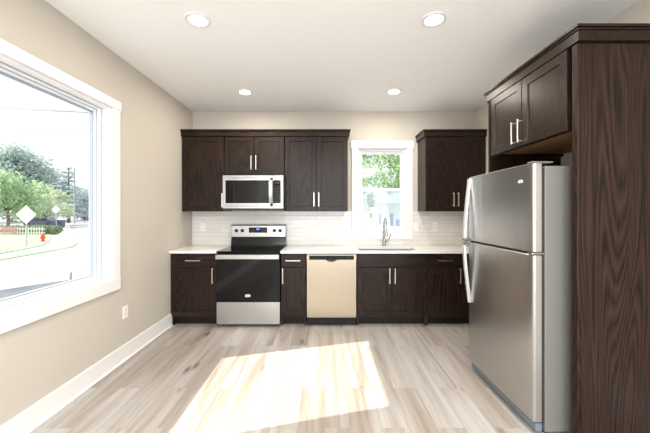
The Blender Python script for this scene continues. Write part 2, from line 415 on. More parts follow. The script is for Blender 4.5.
def base_cabinet(label, x0, x1, doors, drawers, kick0=None, false=False):
    r = thing('base_cabinet', ((x0+x1)/2, 4.05, 0), label, 'cabinet', 'dark wood base cabinets')
    o = MB(); o.box(x0, x1, YBX, YBX+.02, .115, .884)
    o.box(x0, x0+.018, YBX+.02, YB-.012, .0, .884); o.box(x1-.018, x1, YBX+.02, YB-.012, .0, .884)
    if not false: o.box(x0+.018, x1-.018, YBX+.02, YB-.012, .84, .875)
    o.box(x0+.018, x1-.018, YBX+.02, YB-.012, .115, .133); o.box(x0+.018, x1-.018, YB-.03, YB-.012, .133, .84)
    o.build('body', M['dark'], r)
    MB().box(x0 if kick0 is None else kick0, x1, 3.845, 3.86, 0, .115).build('toe_kick', M['kick'], r)
    for (a, b, hx) in doors:
        d = MB().panel(a, b, ZDW0, ZDW1, YD, 'y', .02).build('door', M['wood'], r)
        pull_bar(d, (hx, .615), .185, 'y', YD)
    for (a, b, hx) in drawers:
        if false: MB().panel(a, b, ZDR0, ZDR1, YD, 'y', .02, 0).build('false_drawer_front', M['woodx'], r)
        else:
            d = MB().panel(a, b, ZDR0, ZDR1, YD, 'y', .02, 0).build('drawer', M['woodx'], r)
            pull_bar(d, (hx, .80), .18, 'y', YD, True)
    return r
X = lambda px, y: (px-CX)*y/F
Z = lambda py, y: H-(py-HY)*y/F
base_cabinet('dark wood base cabinet between the left wall and the range', -1.866, -1.303, [(-1.862, -1.308, X(213, YD))], [(-1.862, -1.308, X(193.5, YD))], kick0=-1.84)
base_cabinet('narrow dark wood base cabinet between the range and the dishwasher', -.534, -.232, [(-.530, -.236, X(283, YD))], [(-.530, -.236, X(293, YD))])
base_cabinet('wide dark wood base cabinet under the sink with a blank top front', .388, 1.232, [(.392, .806, X(389.3, YD)), (.810, 1.229, X(394.6, YD))], [(.392, 1.229, 0)], false=True)
base_cabinet('dark wood base cabinet with drawers beside the refrigerator', 1.236, 2.096, [(1.240, 1.652, X(459.5, YD)), (1.656, 2.07, X(464.6, YD))], [(1.240, 1.652, 1.449), (1.656, 2.07, 1.86)])

def wall_cabinet(label, x0, x1, z0, doors, hz, hl=.18):
    r = thing('wall_cabinet', ((x0+x1)/2, 4.2, z0), label, 'cabinet', 'dark wood wall cabinets')
    o = MB(); o.box(x0, x1, YUX, YB-.002, z0, 2.366, .001); o.build('body', M['wood'], r)
    for (a, b, hx) in doors:
        d = MB().panel(a, b, z0+.004, 2.362, YU, 'y', .02).build('door', M['wood'], r)
        if hx is not None: pull_bar(d, (hx, hz), hl, 'y', YU)
    return r
wall_cabinet('dark wood wall cabinet with one door in the left corner', -1.868, -1.312, 1.392, [(-1.85, -1.316, None)], 0)
wall_cabinet('short dark wood two-door wall cabinet above the microwave', -1.308, -.530, 1.866, [(-1.304, -.924, X(251.6, YU)), (-.919, -.535, X(256.4, YU))], Z(162.8, YU), .18)
wall_cabinet('tall dark wood two-door wall cabinet between the microwave and the window', -.526, .297, 1.392, [(-.522, -.112, X(314, YU)), (-.107, .293, X(318.8, YU))], Z(199.5, YU))
wall_cabinet('dark wood two-door wall cabinet right of the sink window', 1.307, 2.096, 1.392, [(1.311, 1.694, X(453, YU)), (1.699, 2.08, X(457.6, YU))], Z(199.5, YU))
def crown(label, x0, x1, left, right):
    r = MB(); a, b = x0-(.028 if left else 0), x1+(.028 if right else 0)
    r.box(a+.006*left, b-.006*right, YU-.012, YB-.002, 2.366, 2.436, .001); r.box(a-.008*left, b+.008*right, YU-.034, YB-.002, 2.436, 2.452, .003)
    r.box(a-.001*left, b+.001*right, YU-.020, YB-.002, 2.426, 2.4365, .003)
    return tag(r.build('crown_molding', M['woodx']), label, 'molding', 'dark wood crown moldings')
crown('dark wood crown molding along the three wall cabinets left of the window', -1.868, .297, 0, 1)
crown('dark wood crown molding on the wall cabinet right of the window', 1.307, 2.096, 1, 0)

# over-fridge cabinet, facing the room's middle (-x)
XD = 1.45
r = thing('wall_cabinet', (1.8, 2.3, 1.87), 'deep dark wood cabinet mounted above the refrigerator', 'cabinet', 'dark wood wall cabinets')
o = MB(); o.box(1.471, 1.489, 1.857, 2.742, 1.872, 2.366); o.box(1.489, XR-.002, 1.857, 1.875, 1.872, 2.366); o.box(1.489, XR-.002, 2.724, 2.742, 1.872, 2.366)
o.box(1.489, XR-.002, 1.857, 2.742, 2.35, 2.366)
o.build('body', M['wood'], r)
MB().box(1.489, XR-.002, 1.876, 2.723, 1.895, 1.912).build('bottom_panel', M['ply'], r)
for (a, b, hy) in ((1.858, 2.283, 310*XD/(522-CX)), (2.289, 2.712, 310*XD/(515.6-CX))):
    d = MB().panel(a, b, 1.876, 2.362, XD, 'x', .02, .06).build('door', M['wood'], r)
    pull_bar(d, (hy, 1.985), .17, 'x', XD)
o = MB(); o.box(1.478, XR-.002, 1.79, 1.812, 0, 2.364); o.box(1.458, 1.478, 1.79, 1.832, 0, 2.364, .003)
tag(o.build('end_panel', M['wood_panel']), 'tall dark oak-grained end panel hiding the near side of the refrigerator', 'panel')
o = MB(); o.box(1.462, XR-.002, 2.757, 2.777, 0, 2.364, .001)
tag(o.build('end_panel', M['wood']), 'dark wood end panel on the far side of the refrigerator', 'panel')
o = MB()
o.box(1.446, XR-.002, 1.768, 2.785, 2.367, 2.434, .001); o.box(1.436, XR-.002, 1.758, 2.793, 2.426, 2.437, .003); o.box(1.426, XR-.002, 1.748, 2.802, 2.437, 2.453, .003)
tag(o.build('crown_molding', M['woody']), 'dark wood crown molding wrapping the cabinet over the refrigerator', 'molding', 'dark wood crown moldings')

# ------------------------------------------------------------------ countertops, sink, faucet
tag(MB().box(XL+.001, -1.302, 3.717, YB-.010, .886, .916, .003).build('countertop', M['quartz']), 'short white countertop piece in the corner left of the range', 'countertop')
SX0, SX1, SY0, SY1 = .415, 1.130, 3.78, 4.12
def rrect(x0, x1, y0, y1, r, z, n=5):
    pts = []
    for cx, cy, a0 in ((x1-r, y0+r, -90), (x1-r, y1-r, 0), (x0+r, y1-r, 90), (x0+r, y0+r, 180)):
        for i in range(n+1): a = math.radians(a0+90*i/n); pts.append((cx+r*math.cos(a), cy+r*math.sin(a), z))
    return pts
o = MB()
cx0, cx1, cy0, cy1 = -.536, XR-.001, 3.717, YB-.010
inner = rrect(SX0, SX1, SY0, SY1, .04, 0); n = len(inner)
def project_out(p):      # the matching point on the counter's outline
    c = Vector(((SX0+SX1)/2, (SY0+SY1)/2)); d = Vector((p[0], p[1]))-c; t = 1e9
    for lim, comp, base in ((cx0, d.x, c.x), (cx1, d.x, c.x), (cy0, d.y, c.y), (cy1, d.y, c.y)):
        if abs(comp) > 1e-9:
            q = (lim-base)/comp
            if q > 0: t = min(t, q)
    return (c.x+d.x*t, c.y+d.y*t)
outer = [project_out(p) for p in inner]
for cc in ((cx0, cy0), (cx1, cy0), (cx1, cy1), (cx0, cy1)):     # snap the nearest ray to each corner
    i = min(range(n), key=lambda j: (outer[j][0]-cc[0])**2+(outer[j][1]-cc[1])**2); outer[i] = cc
R = lambda pts, z: [(p[0], p[1], z) for p in pts]
ring = [R(inner, .886), R(inner, .916), R(outer, .916), R(outer, .886)]
vr = [[o.bm.verts.new(p) for p in q] for q in ring]
for a in range(4):
    A, B = vr[a], vr[(a+1) % 4]
    for i in range(n): o.bm.faces.new((A[i], A[(i+1) % n], B[(i+1) % n], B[i]))
tag(o.build('countertop', M['quartz']), 'long white countertop running from the range past the sink to the right', 'countertop')
o = MB()
g_ = .008
o.rings([rrect(SX0-g_-.012, SX1+g_+.012, SY0-g_-.012, SY1+g_+.012, .05, .885), rrect(SX0-g_+.01, SX1+g_-.01, SY0-g_+.01, SY1+g_-.01, .04, .885),
         rrect(SX0+.006, SX1-.006, SY0+.006, SY1-.006, .04, .74), rrect(SX0+.04, SX1-.04, SY0+.04, SY1-.04, .03, .70)], cap0=False)
sk = tag(o.build('sink', M['sinksteel'], None, True), 'undermount stainless steel kitchen sink set in the white countertop', 'sink')
MB().lathe((.78, 3.975, .7005), [(.045, 0), (.045, .003), (.03, .003), (.03, .001)], 24).build('drain', M['chrome'], sk, True)
fx, fy = X(384, 4.30), 4.30
f = thing('faucet', (fx, fy, .916), 'tall chrome pull-down faucet behind the sink in front of the window', 'faucet')
o = MB(); o.lathe((fx, fy, .916), [(.028, 0), (.028, .006), (.022, .012), (.021, .09), (.017, .10), (.0125, .105), (.0125, .13)]); o.build('body', M['chrome'], f, True)
o = MB(); pts = [(fx, fy, 1.04), (fx, fy, 1.20)]
for i in range(1, 13):
    a = math.pi*i/12; pts.append((fx, fy-.085+.085*math.cos(a), 1.20+.095*math.sin(a)))
pts.append((fx, fy-.17, 1.17)); o.tube(pts, .0095, 12, Vector((1, 0, 0))); o.build('spout', M['chrome'], f, True)
MB().lathe((fx, fy-.17, 1.06), [(.010, 0), (.0145, .005), (.0145, .05), (.011, .10), (.010, .115)]).build('spray_head', M['chrome'], f, True)
o = MB(); o.cyl((fx+.015, fy, .985), (fx+.058, fy, .985), .0145); o.tube([(fx+.054, fy, .985), (fx+.068, fy, 1.0), (fx+.078, fy-.005, 1.03), (fx+.088, fy-.01, 1.085)], .0058, 8); o.build('lever', M['chrome'], f, True)

# ------------------------------------------------------------------ range
rx = -.918; x0, x1 = rx-.379, rx+.379
r = thing('range', (rx, 4.0, 0), 'freestanding electric range with black glass oven door and steel backguard', 'range')
MB().box(x0+.006, x1-.006, 3.745, 4.345, .032, .900, .002).build('body', M['black'], r)
for sx in (x0+.05, x1-.05):
    for sy in (3.80, 4.28): MB().cyl((sx, sy, 0), (sx, sy, .034), .016).build('leg', M['blackmatte'], r)
d = MB().box(x0, x1, 3.706, 3.745, .040, .303, .005).build('drawer', M['steel'], r)
d = MB().box(x0, x1, 3.703, 3.745, .312, .893, .004).build('oven_door', M['blackglass'], r)
MB().box(x0+.115, x1-.115, 3.7015, 3.703, .40, .74).build('oven_window', M['blackglass'], d)
hb = MB(); hb.box(x0+.004, x1-.004, 3.652, 3.668, .825, .880, .005)
hb.box(x0+.012, x0+.045, 3.668, 3.703, .83, .875, .003); hb.box(x1-.045, x1-.012, 3.668, 3.703, .83, .875, .003)
hb.build('handle', M['steel'], d)
# little swirl badge
def badge(c, r_, axis, parent):
    mb = MB(); pts = []
    for i in range(19):
        a = math.radians(-150+300*i/18); u, w_ = r_*1.7*math.cos(a), r_*.62*math.sin(a)
        pts.append((c[0]+u, c[1], c[2]+w_) if axis == 'y' else (c[0], c[1]+u, c[2]+w_))
    mb.tube(pts, r_*.22, 6, Vector((0, 1, 0)) if axis == 'y' else Vector((1, 0, 0)))
    if axis == 'y': mb.box(c[0]-r_*1.1, c[0]+r_*1.1, c[1]-.001, c[1]+.001, c[2]-r_*.12, c[2]+r_*.25)
    else: mb.box(c[0]-.001, c[0]+.001, c[1]-r_*1.1, c[1]+r_*1.1, c[2]-r_*.12, c[2]+r_*.25)
    return mb.build('badge', M['badge'], parent)
badge((X(247.5, 3.70), 3.7015, Z(295.8, 3.70)), .020, 'y', d)
ct = MB().box(x0-.001, x1+.001, 3.694, 4.262, .900, .9165, .004).build('cooktop', M['blackglass'], r)
for (bx, by, br_) in ((rx-.19, 3.86, .095), (rx+.19, 3.86, .115), (rx-.19, 4.12, .085), (rx+.19, 4.12, .075)):
    o = MB(); o.rings([[(bx+q*math.cos(2*math.pi*i/40), by+q*math.sin(2*math.pi*i/40), .9168) for i in range(40)] for q in (br_-.003, br_)], cap0=False, cap1=False)
    o.build('burner_ring', M['ring'], ct)
bgx0, bgx1 = rx-.376, rx+.376
o = MB(); o.rings([[(bgx0, y, z), (bgx1, y, z), (bgx1, y2, z2), (bgx0, y2, z2)] for (y, z, y2, z2) in ((4.262, .9166, 4.345, .9166), (4.262, .93, 4.345, .93), (4.285, 1.032, 4.345, 1.032), (4.268, 1.040, 4.345, 1.04), (4.268, 1.195, 4.345, 1.195), (4.275, 1.207, 4.345, 1.207))])
bgd = o.build('backguard', M['black'], r)
cp = MB().box(bgx0, bgx1, 4.258, 4.268, 1.040, 1.197, .004).build('control_panel', M['steel'], r)
for px in (236.3, 242.2, 274.3, 280.1):
    kx = X(px, 4.25); o = MB(); o.lathe((kx, 4.2580, Z(230.6, 4.25)), [(.024, 0), (.024, .006), (.019, .008), (.0175, .026), (.015, .028)], 24, 'Y')
    o.build('knob', M['blackmatte'], r, True)
dp = MB().box(X(248.9, 4.26), X(267.2, 4.26), 4.2560, 4.2582, Z(232.7, 4.26), Z(227.4, 4.26)).build('display', M['blackglass'], cp)
o = MB()
for i in range(3): o.box(X(256.6, 4.26)+i*.014, X(256.6, 4.26)+i*.014+.010, 4.2552, 4.2560, Z(229.9, 4.26), Z(228.4, 4.26))
o.build('clock_digits', M['led'], cp)
o = MB()
for i in range(5):
    for j in range(2):
        for side in (0, 1):
            bx = X(250, 4.26)+i*.0155 if side == 0 else X(261.3, 4.26)+i*.0155
            o.box(bx, bx+.008, 4.2553, 4.2560, Z(231.9-j*2.2, 4.26), Z(231.3-j*2.2, 4.26))
o.build('panel_lettering', M['ring'], cp)

# ------------------------------------------------------------------ microwave
MY = 3.875; mx0, mx1, mz0, mz1 = X(222.6, MY), X(283.6, MY), 1.428, 1.842
r = thing('microwave', ((mx0+mx1)/2, 4.1, 1.40), 'over-the-range stainless steel microwave under the short wall cabinet', 'microwave')
MB().box(mx0+.004, mx1-.004, MY+.035, YB-.012, 1.432, 1.862, .002).build('body', M['black'], r)
dx1 = X(272.6, MY)
d = MB(); ring_frame(d, 'y', mx0, dx1+.004, mz0, mz1, MY, MY+.034, .036, .003)
d.box(mx0+.03, dx1, MY+.006, MY+.034, mz0+.03, mz1-.03)
d.box(mx0+.03, dx1, MY, MY+.03, 1.783, 1.815); d.box(mx0+.03, dx1, MY, MY+.03, 1.455, 1.492)
d = d.build('door', M['steel'], r)
MB().box(X(225.4, MY), X(269, MY), MY-.002, MY+.006, 1.494, 1.780, .001).build('window', M['blackglass'], d)
hx = X(271, MY); zs = [1.497+i*.0278 for i in range(11)]
o = MB(); o.sweep([(hx, MY-.012-.028*math.sin(math.pi*i/10), z) for i, z in enumerate(zs)], [(-.019, -.007), (.019, -.007), (.019, .007), (-.019, .007)], Vector((1, 0, 0)))
o.box(hx-.014, hx+.014, MY-.014, MY, 1.497, 1.515); o.box(hx-.014, hx+.014, MY-.014, MY, 1.757, 1.775)
o.build('handle', M['steel'], d)
o = MB(); ring_frame(o, 'y', dx1+.006, mx1, mz0, mz1, MY, MY+.034, .012); o.box(dx1+.01, mx1, MY+.001, MY+.03, 1.782, mz1-.004); o.box(dx1+.01, mx1, MY+.001, MY+.03, mz0+.004, 1.493); o.box(X(280.8, MY), mx1-.002, MY, MY+.03, mz0+.01, mz1-.01)
cpn = o.build('control_frame', M['steel'], r)
kp = MB().box(X(273.2, MY), X(280.8, MY), MY-.002, MY+.03, 1.494, 1.781, .001).build('control_panel', M['blackglass'], r)
o = MB()
for i in range(3):
    for j in range(7): o.box(X(274.4, MY)+i*.026, X(274.4, MY)+i*.026+.014, MY-.0028, MY-.002, 1.515+j*.030, 1.5225+j*.030)
o.build('keypad_lettering', M['ring'], kp)
MB().box(X(275, MY), X(279.3, MY), MY-.0028, MY-.002, 1.738, 1.760).build('display', M['blackmatte'], kp)
MB().box(mx0+.006, mx1-.006, MY+.01, YB-.012, 1.404, 1.4295, .002).build('vent_grille', M['blackmatte'], r)
tag(MB().box(X(221.4, 3.98), X(223.4, 3.98), 3.975, 3.981, Z(207.3, 3.98), Z(193.2, 3.98), .001).build('pale_sliver', M['plastic']), 'narrow pale leaflet beside the microwave at its lower left', 'sliver')  # narrow pale sliver beside the microwave

# ------------------------------------------------------------------ dishwasher
DY = 3.732; dx0, dx1 = X(306.7, DY), X(356.4, DY)
r = thing('dishwasher', ((dx0+dx1)/2, 4.0, 0), 'built-in stainless steel dishwasher left of the sink cabinet', 'dishwasher')
MB().box(dx0+.006, dx1-.006, DY+.03, YB-.03, .03, .872).build('body', M['black'], r)
for sx in (dx0+.05, dx1-.05):
    for sy in (3.90, 4.28): MB().cyl((sx, sy, 0), (sx, sy, .032), .014).build('leg', M['blackmatte'], r)
MB().box(dx0, dx1, 3.80, 3.815, .005, .102, .002).build('kick_plate', M['black'], r)
zc0, zc1 = Z(259.6, DY), Z(255.9, DY)
d = MB(); d.box(dx0, dx1, DY, DY+.03, .112, zc0-.001, .004); d.box(dx0, dx1, DY+.001, DY+.03, zc1+.001, .872, .003); d.box(dx0, dx0+.030, DY+.001, DY+.03, zc0-.003, zc1+.003); d.box(dx1-.030, dx1, DY+.001, DY+.03, zc0-.003, zc1+.003)
d = d.build('door', M['steelw'], r)
MB().box(dx0+.030, dx1-.030, DY-.002, DY+.028, zc0, zc1, .001).build('control_strip', M['blackglass'], d)
cxm = (dx0+dx1)/2
o = MB()
prof = [(-.068, 0), (.068, 0), (.052, -.016), (.02, -.028), (-.02, -.028), (-.052, -.016)]
o.rings([[(cxm+a, DY-.0015, zc0+b) for a, b in prof], [(cxm+a, DY+.004, zc0+b) for a, b in prof]]); o.build('pocket_handle', M['blackmatte'], d)
o = MB()
for i in range(8): o.box(dx1-.20+i*.02, dx1-.192+i*.02, DY-.0026, DY-.0018, zc0+.018, zc0+.024)
o.build('panel_lettering', M['ring'], d)

# ------------------------------------------------------------------ refrigerator (local: x = depth, y = along the front)
fr = thing('refrigerator', (1.280, 1.905, 0), 'stainless steel top-freezer refrigerator between dark end panels', 'refrigerator', rz=.016)
WLOC[fr] = Vector((0, 0, 0))
FW = .835
MB().box(.076, .74, .004, FW-.004, .028, 1.672, .006).build('body', M['sidegrey'], fr)
o = MB(); o.box(.052, .076, .010, FW-.010, .092, 1.662); o.box(.014, .052, .012, FW-.012, 1.119, 1.141); o.build('gasket_and_gap_shade', M['gasket_and_gap_shade'], fr)  # door gaskets, plus a dark filler standing in for shade between the doors
def fdoor(name, z0, z1):
    t = MB(); rr = .016; prof = []
    # rounded vertical edges and a very slight bow to the face
    pts = []
    for i in range(7): a = math.radians(180+90*i/6); pts.append((rr+rr*math.cos(a), rr+rr*math.sin(a)))
    base = [(.052, 0)] ; side = [(rr-rr*math.sin(math.radians(90*i/6)), rr-rr*math.cos(math.radians(90*i/6))) for i in range(7)]
    mid = [(-.006*math.sin(math.pi*j/12), rr+(FW-2*rr)*j/12) for j in range(1, 12)]
    side2 = [(rr-rr*math.cos(math.radians(90*i/6)), FW-rr+rr*math.sin(math.radians(90*i/6))) for i in range(7)]
    poly = base+side+mid+side2+[(.052, FW)]
    def ins(q, d): 
        cx_, cy_ = .026, FW/2
        return [(x+(d if x < cx_ else -d)*1.0, y+(d if y < cy_ else -d)) if abs(y-cy_) > FW/2-.02 else (x+(d if x < cx_ else -d), y) for x, y in q]
    t.rings([[(x, y, z0) for x, y in ins(poly, .004)], [(x, y, z0+.004) for x, y in poly], [(x, y, z1-.004) for x, y in poly], [(x, y, z1) for x, y in ins(poly, .004)]])
    return t.build(name, M['steelv'], fr, True)
dl = fdoor('refrigerator_door', .092, 1.122); du = fdoor('freezer_door', 1.138, 1.690)
flat = [(-.014, -.008), (.014, -.008), (.014, .008), (-.014, .008)]
def arc_handle(zs, xs, door):
    o = MB(); o.sweep([(x, FW-.032, z) for x, z in zip(xs, zs)], [(-.015, -.009), (-.010, -.013), (.010, -.013), (.015, -.009), (.015, .009), (.010, .013), (-.010, .013), (-.015, .009)], Vector((0, 1, 0)))
    h_ = o.build('handle', M['handle'], door, True)
    MB().box(-.062, .004, FW-.049, FW-.015, zs[-1]-.012, zs[-1]+.008, .003).build('bracket', M['chromedark'], h_)
    return h_
n = 14
arc_handle([1.672-(1.672-1.150)*i/n for i in range(n+1)], [-.006-.040*math.sin(math.pi/2*i/n)**1.2 for i in range(n+1)], du)
arc_handle([.600+(1.108-.600)*i/n for i in range(n+1)], [-.006-.044*math.sin(math.pi/2*i/n)**1.2 for i in range(n+1)], dl)
badge((-.0045, .115, 1.585), .013, 'x', du)
MB().box(-.002, .13, .006, .055, 1.6905, 1.700, .003).build('hinge_cover', M['sidegrey'], fr)
MB().box(-.004, .075, .004, .05, 1.1235, 1.1365, .002).build('middle_hinge', M['chrome'], fr)
MB().box(.024, .066, .015, FW-.015, .026, .078, .004).build('base_grille', M['film'], fr)
for yy in (.05, FW-.05):
    for xx in (.11, .68): MB().cyl((xx, yy, 0), (xx, yy, .03), .018).build('foot', M['blackmatte'], fr)

# ------------------------------------------------------------------ outlets and switch
def outlet(x, z, wall, label, name='wall_outlet', sw=False):
    if wall == 'b':
        r = thing(name, (x, YB-.009, z-.057), label, 'outlet' if not sw else 'switch', 'white wall outlets' if not sw else None)
        pl = MB().box(x-.036, x+.036, YB-.0150, YB-.0092, z-.058, z+.058, .002).build('cover_plate', M['plastic'], r)
        if sw: MB().box(x-.016, x+.016, YB-.018, YB-.015, z-.033, z+.033, .002).build('rocker', M['white'], r)
        else:
            for s in (-.022, .022):
                q = MB().box(x-.017, x+.017, YB-.0165, YB-.0149, z+s-.014, z+s+.014, .0007).build('receptacle', M['white'], r)
                o = MB(); o.box(x-.008, x-.0055, YB-.0168, YB-.0164, z+s-.005, z+s+.006); o.box(x+.0055, x+.008, YB-.0168, YB-.0164, z+s-.005, z+s+.006); o.build('slots', M['slot'], q)
    else:
        yy = x
        r = thing(name, (XL, yy, z-.057), label, 'outlet', 'white wall outlets')
        MB().box(XL+.0005, XL+.006, yy-.036, yy+.036, z-.058, z+.058, .002).build('cover_plate', M['plastic'], r)
        for s in (-.022, .022):
            q = MB().box(XL+.0055, XL+.0075, yy-.017, yy+.017, z+s-.014, z+s+.014, .0007).build('receptacle', M['white'], r)
            o = MB(); o.box(XL+.0073, XL+.0078, yy-.008, yy-.0055, z+s-.005, z+s+.006); o.box(XL+.0073, XL+.0078, yy+.0055, yy+.008, z+s-.005, z+s+.006); o.build('slots', M['slot'], q)
outlet(X(203.4, YB), 1.172, 'b', 'white outlet on the tiles left of the range')
outlet(X(318.5, YB), 1.177, 'b', 'white outlet on the tiles above the dishwasher')
outlet(X(435, YB), 1.182, 'b', 'white outlet on the tiles under the right wall cabinet')
outlet(1.279, 1.172, 'b', 'white rocker switch on the tiles touching the sink window trim', 'wall_switch', True)
outlet(2.90, .450, 'l', 'white outlet low on the left wall below the big window')

# ------------------------------------------------------------------ recessed ceiling lights
spots = [(-.935, 2.283, 'round recessed ceiling light nearest the big left window'), (.80, 2.277, 'round recessed ceiling light nearest the refrigerator cabinet'),
         (-.944, 3.658, 'round recessed ceiling light above the range'), (.811, 3.643, 'round recessed ceiling light before the sink window')]
spots += [(-.935, .75, 'added recessed fill light out of view on the window side'), (.80, .75, 'added recessed fill light out of view on the refrigerator side'), (-.935, -1.3, 'added unseen recessed fill light near the rear doors on the window side'), (.80, -1.3, 'added unseen recessed fill light near the rear doors on the refrigerator side')]  # four unseen lights added to brighten the room
first = None
for x, y, lab in spots:
    if first is None:
        first = r = thing('ceiling_light', (x, y, ZC), lab, 'ceiling light', 'recessed ceiling lights')
        MB().lathe((x, y, ZC-.006), [(.066, .002), (.064, 0), (.090, 0), (.092, .006)], 36).build('trim_ring', M['white'], r, True)
        MB().lathe((x, y, ZC-.0075), [(.062, 0), (.0635, .004)], 36).build('diffuser', M['bulb'], r, True)
    else:
        r = copy_tree(first); r.location = (x, y, ZC); r['label'] = lab
    ld = bpy.data.lights.new('lamp', 'AREA'); ld.shape = 'DISK'; ld.size = .12; ld.energy = CAN_POWER; ld.color = (1, .90, .77)
    lo_ = bpy.data.objects.new('lamp', ld); COL.objects.link(lo_); lo_.parent = r; lo_.location = (0, 0, -.012)

# ------------------------------------------------------------------ outside, seen through the windows
G0 = -.90; HG = H-G0
def G(px, py): y = F*HG/(py-HY); return ((px-CX)*y/F, y)
def P(px, py, y): return Vector(((px-CX)*y/F, y, H-(py-HY)*y/F))
struct('ground', MB().box(-140, 60, -30, 200, G0-.5, G0), M['asphalt'])
sidewalk = [(-60, 266), (0, 258.7), (30, 253.8), (56, 249), (72, 246.3), (76, 243.5), (72.5, 233), (69, 225), (60, 225), (50, 236), (-60, 241)]
struct('sidewalk', MB().prism([G(*p) for p in sidewalk], G0, G0+.06), M['concrete'])
verge = [(-60, 268.4), (0, 260.6), (30, 255.2), (57, 250.2), (73, 247.3), (77.3, 243.6), (73.3, 233), (69.5, 225), (69, 225), (72.5, 233), (76, 243.5), (72, 246.3), (56, 249), (30, 253.8), (0, 258.7), (-60, 266)]
struct('grass_verge', MB().prism([G(*p) for p in verge], G0, G0+.04), M['lawn'])
lawn = [(-60, 262), (-10, 257.2), (20, 251.8), (42, 247), (49, 243), (51, 238), (50, 231), (-60, 231)]
tag(MB().prism([G(*p) for p in lawn], G0+.06, G0+.12).build('grass', M['lawn']), 'pale green lawn beside the curved sidewalk', 'grass', kind='stuff')
struct('lawn_rear', MB().box(-3, 40, 6.5, 60, G0, G0+.05), M['lawnback'])

def leaves(mb, blobs, n, size, seed, flat=.0):
    rn = random.Random(seed)
    wts = [b[1][0]*b[1][1]*b[1][2] for b in blobs]
    for _ in range(n):
        c, rad = rn.choices(blobs, wts)[0]
        d = Vector((rn.gauss(0, 1), rn.gauss(0, 1), rn.gauss(0, 1))).normalized()*(rn.random()**.28)
        p = Vector(c)+Vector((d.x*rad[0], d.y*rad[1], d.z*rad[2]))
        s = size*rn.uniform(.6, 1.4)
        nrm = (d+Vector((rn.uniform(-.8, .8), rn.uniform(-.8, .8), rn.uniform(-.2, 1)))).normalized()
        u = nrm.orthogonal().normalized(); v = nrm.cross(u); a = rn.uniform(0, 6.28)
        u, v = u*math.cos(a)+v*math.sin(a), v*math.cos(a)-u*math.sin(a)
        q = [p-u*s*.5, p+v*s*.32+nrm*s*.08, p+u*s*.5, p-v*s*.32+nrm*s*.08]
        mb.bm.faces.new([mb.bm.verts.new(w_) for w_ in q])
def tree(px, pytop, y, wid, leafm, label, nb, n, size, seed, cz0=.28, shape='round', group='trees across the street'):
    rn = random.Random(seed); top = P(px, pytop, y); h = top.z-G0; bx = top.x
    r = thing('tree', (bx, y, G0), label, 'tree', group)
    blobs = []
    if shape == 'round':
        for i in range(nb):
            t = rn.random(); zz = G0+h*(cz0+(1-cz0)*t*.86); rr = wid*.5*math.sin(math.pi*(.18+.72*t))
            a = rn.uniform(0, 6.28); q = rr*math.sqrt(rn.random())
            br_ = wid*rn.uniform(.14, .24)
            blobs.append(((bx+q*math.cos(a), y+q*math.sin(a), zz), (br_, br_, br_*.75)))
        blobs.append(((bx, y, G0+h*(cz0+(1-cz0)*.5)), (wid*.3, wid*.3, h*(1-cz0)*.36)))
    else:
        k_ = 0
        for i in range(nb):
            t = i/(nb-1); zz = G0+h*(cz0+(1-cz0)*t*.97); rr = wid*.5*(1-t)**.8+.15
            for j in range(5):
                a = rn.uniform(0, 6.28); q = rr*rn.uniform(.35, .8)
                blobs.append(((bx+q*math.cos(a), y+q*math.sin(a), zz+rn.uniform(-.2, .2)), (rr*.42, rr*.42, h*.018)))
    mb = MB(); leaves(mb, blobs, n, size, seed)
    mb.build('foliage', leafm, r)
    o = MB(); o.cyl((bx, y, G0), (bx, y, G0+h*(.9 if shape != 'round' else .62)), h*.028, h*.008, 10)
    for b in blobs[:7]:
        o.cyl((bx, y, G0+h*cz0*.9), b[0], h*.010, h*.003, 6)
    o.build('trunk', M['bark'], r)
    return r
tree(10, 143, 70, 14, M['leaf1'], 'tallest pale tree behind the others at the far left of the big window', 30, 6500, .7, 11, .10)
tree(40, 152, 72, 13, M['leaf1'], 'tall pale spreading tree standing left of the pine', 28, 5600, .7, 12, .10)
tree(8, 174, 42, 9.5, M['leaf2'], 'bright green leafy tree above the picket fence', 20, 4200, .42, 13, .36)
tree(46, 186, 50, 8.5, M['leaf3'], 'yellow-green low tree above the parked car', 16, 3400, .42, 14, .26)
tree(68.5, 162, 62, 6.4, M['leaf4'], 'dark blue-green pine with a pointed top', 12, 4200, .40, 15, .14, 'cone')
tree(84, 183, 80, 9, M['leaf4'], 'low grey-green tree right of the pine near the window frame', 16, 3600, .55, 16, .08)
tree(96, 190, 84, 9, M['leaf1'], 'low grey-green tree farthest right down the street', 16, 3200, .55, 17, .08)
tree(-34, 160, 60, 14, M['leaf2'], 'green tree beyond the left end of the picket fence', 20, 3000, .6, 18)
# treeline behind
# pole
o = MB(); o.cyl(P(74.5, 224, 58), P(74.5, 168, 58), .16, .12, 10)
tag(o.build('utility_pole', M['pole']), 'thin grey utility pole beside the pine', 'pole')
# diamond signs seen from behind / bleached
def road_sign(px, pyc, half, y, label):
    c = P(px, pyc, y); s = half*y/F; b = c.z-G0
    r = thing('road_sign', (c.x, y, G0+.1), label, 'road sign', 'diamond road signs')
    mb = MB(); mb.rings([[(c.x+s, yy, c.z), (c.x, yy, c.z+s*.92), (c.x-s, yy, c.z), (c.x, yy, c.z-s*.92)] for yy in (y-.012, y)]); mb.build('sign_plate', M['signback'], r)
    MB().cyl((c.x, y+.04, G0+(.12 if y < 30 else .06)), (c.x, y+.04, c.z+s*.5), .035, None, 10).build('post', M['pole'], r)
road_sign(26.2, 214.6, 10.4, 19.2, 'larger blank diamond road sign on the lawn before the fence')
road_sign(56, 209.5, 4.6, 36, 'smaller blank diamond road sign farther down the sidewalk')
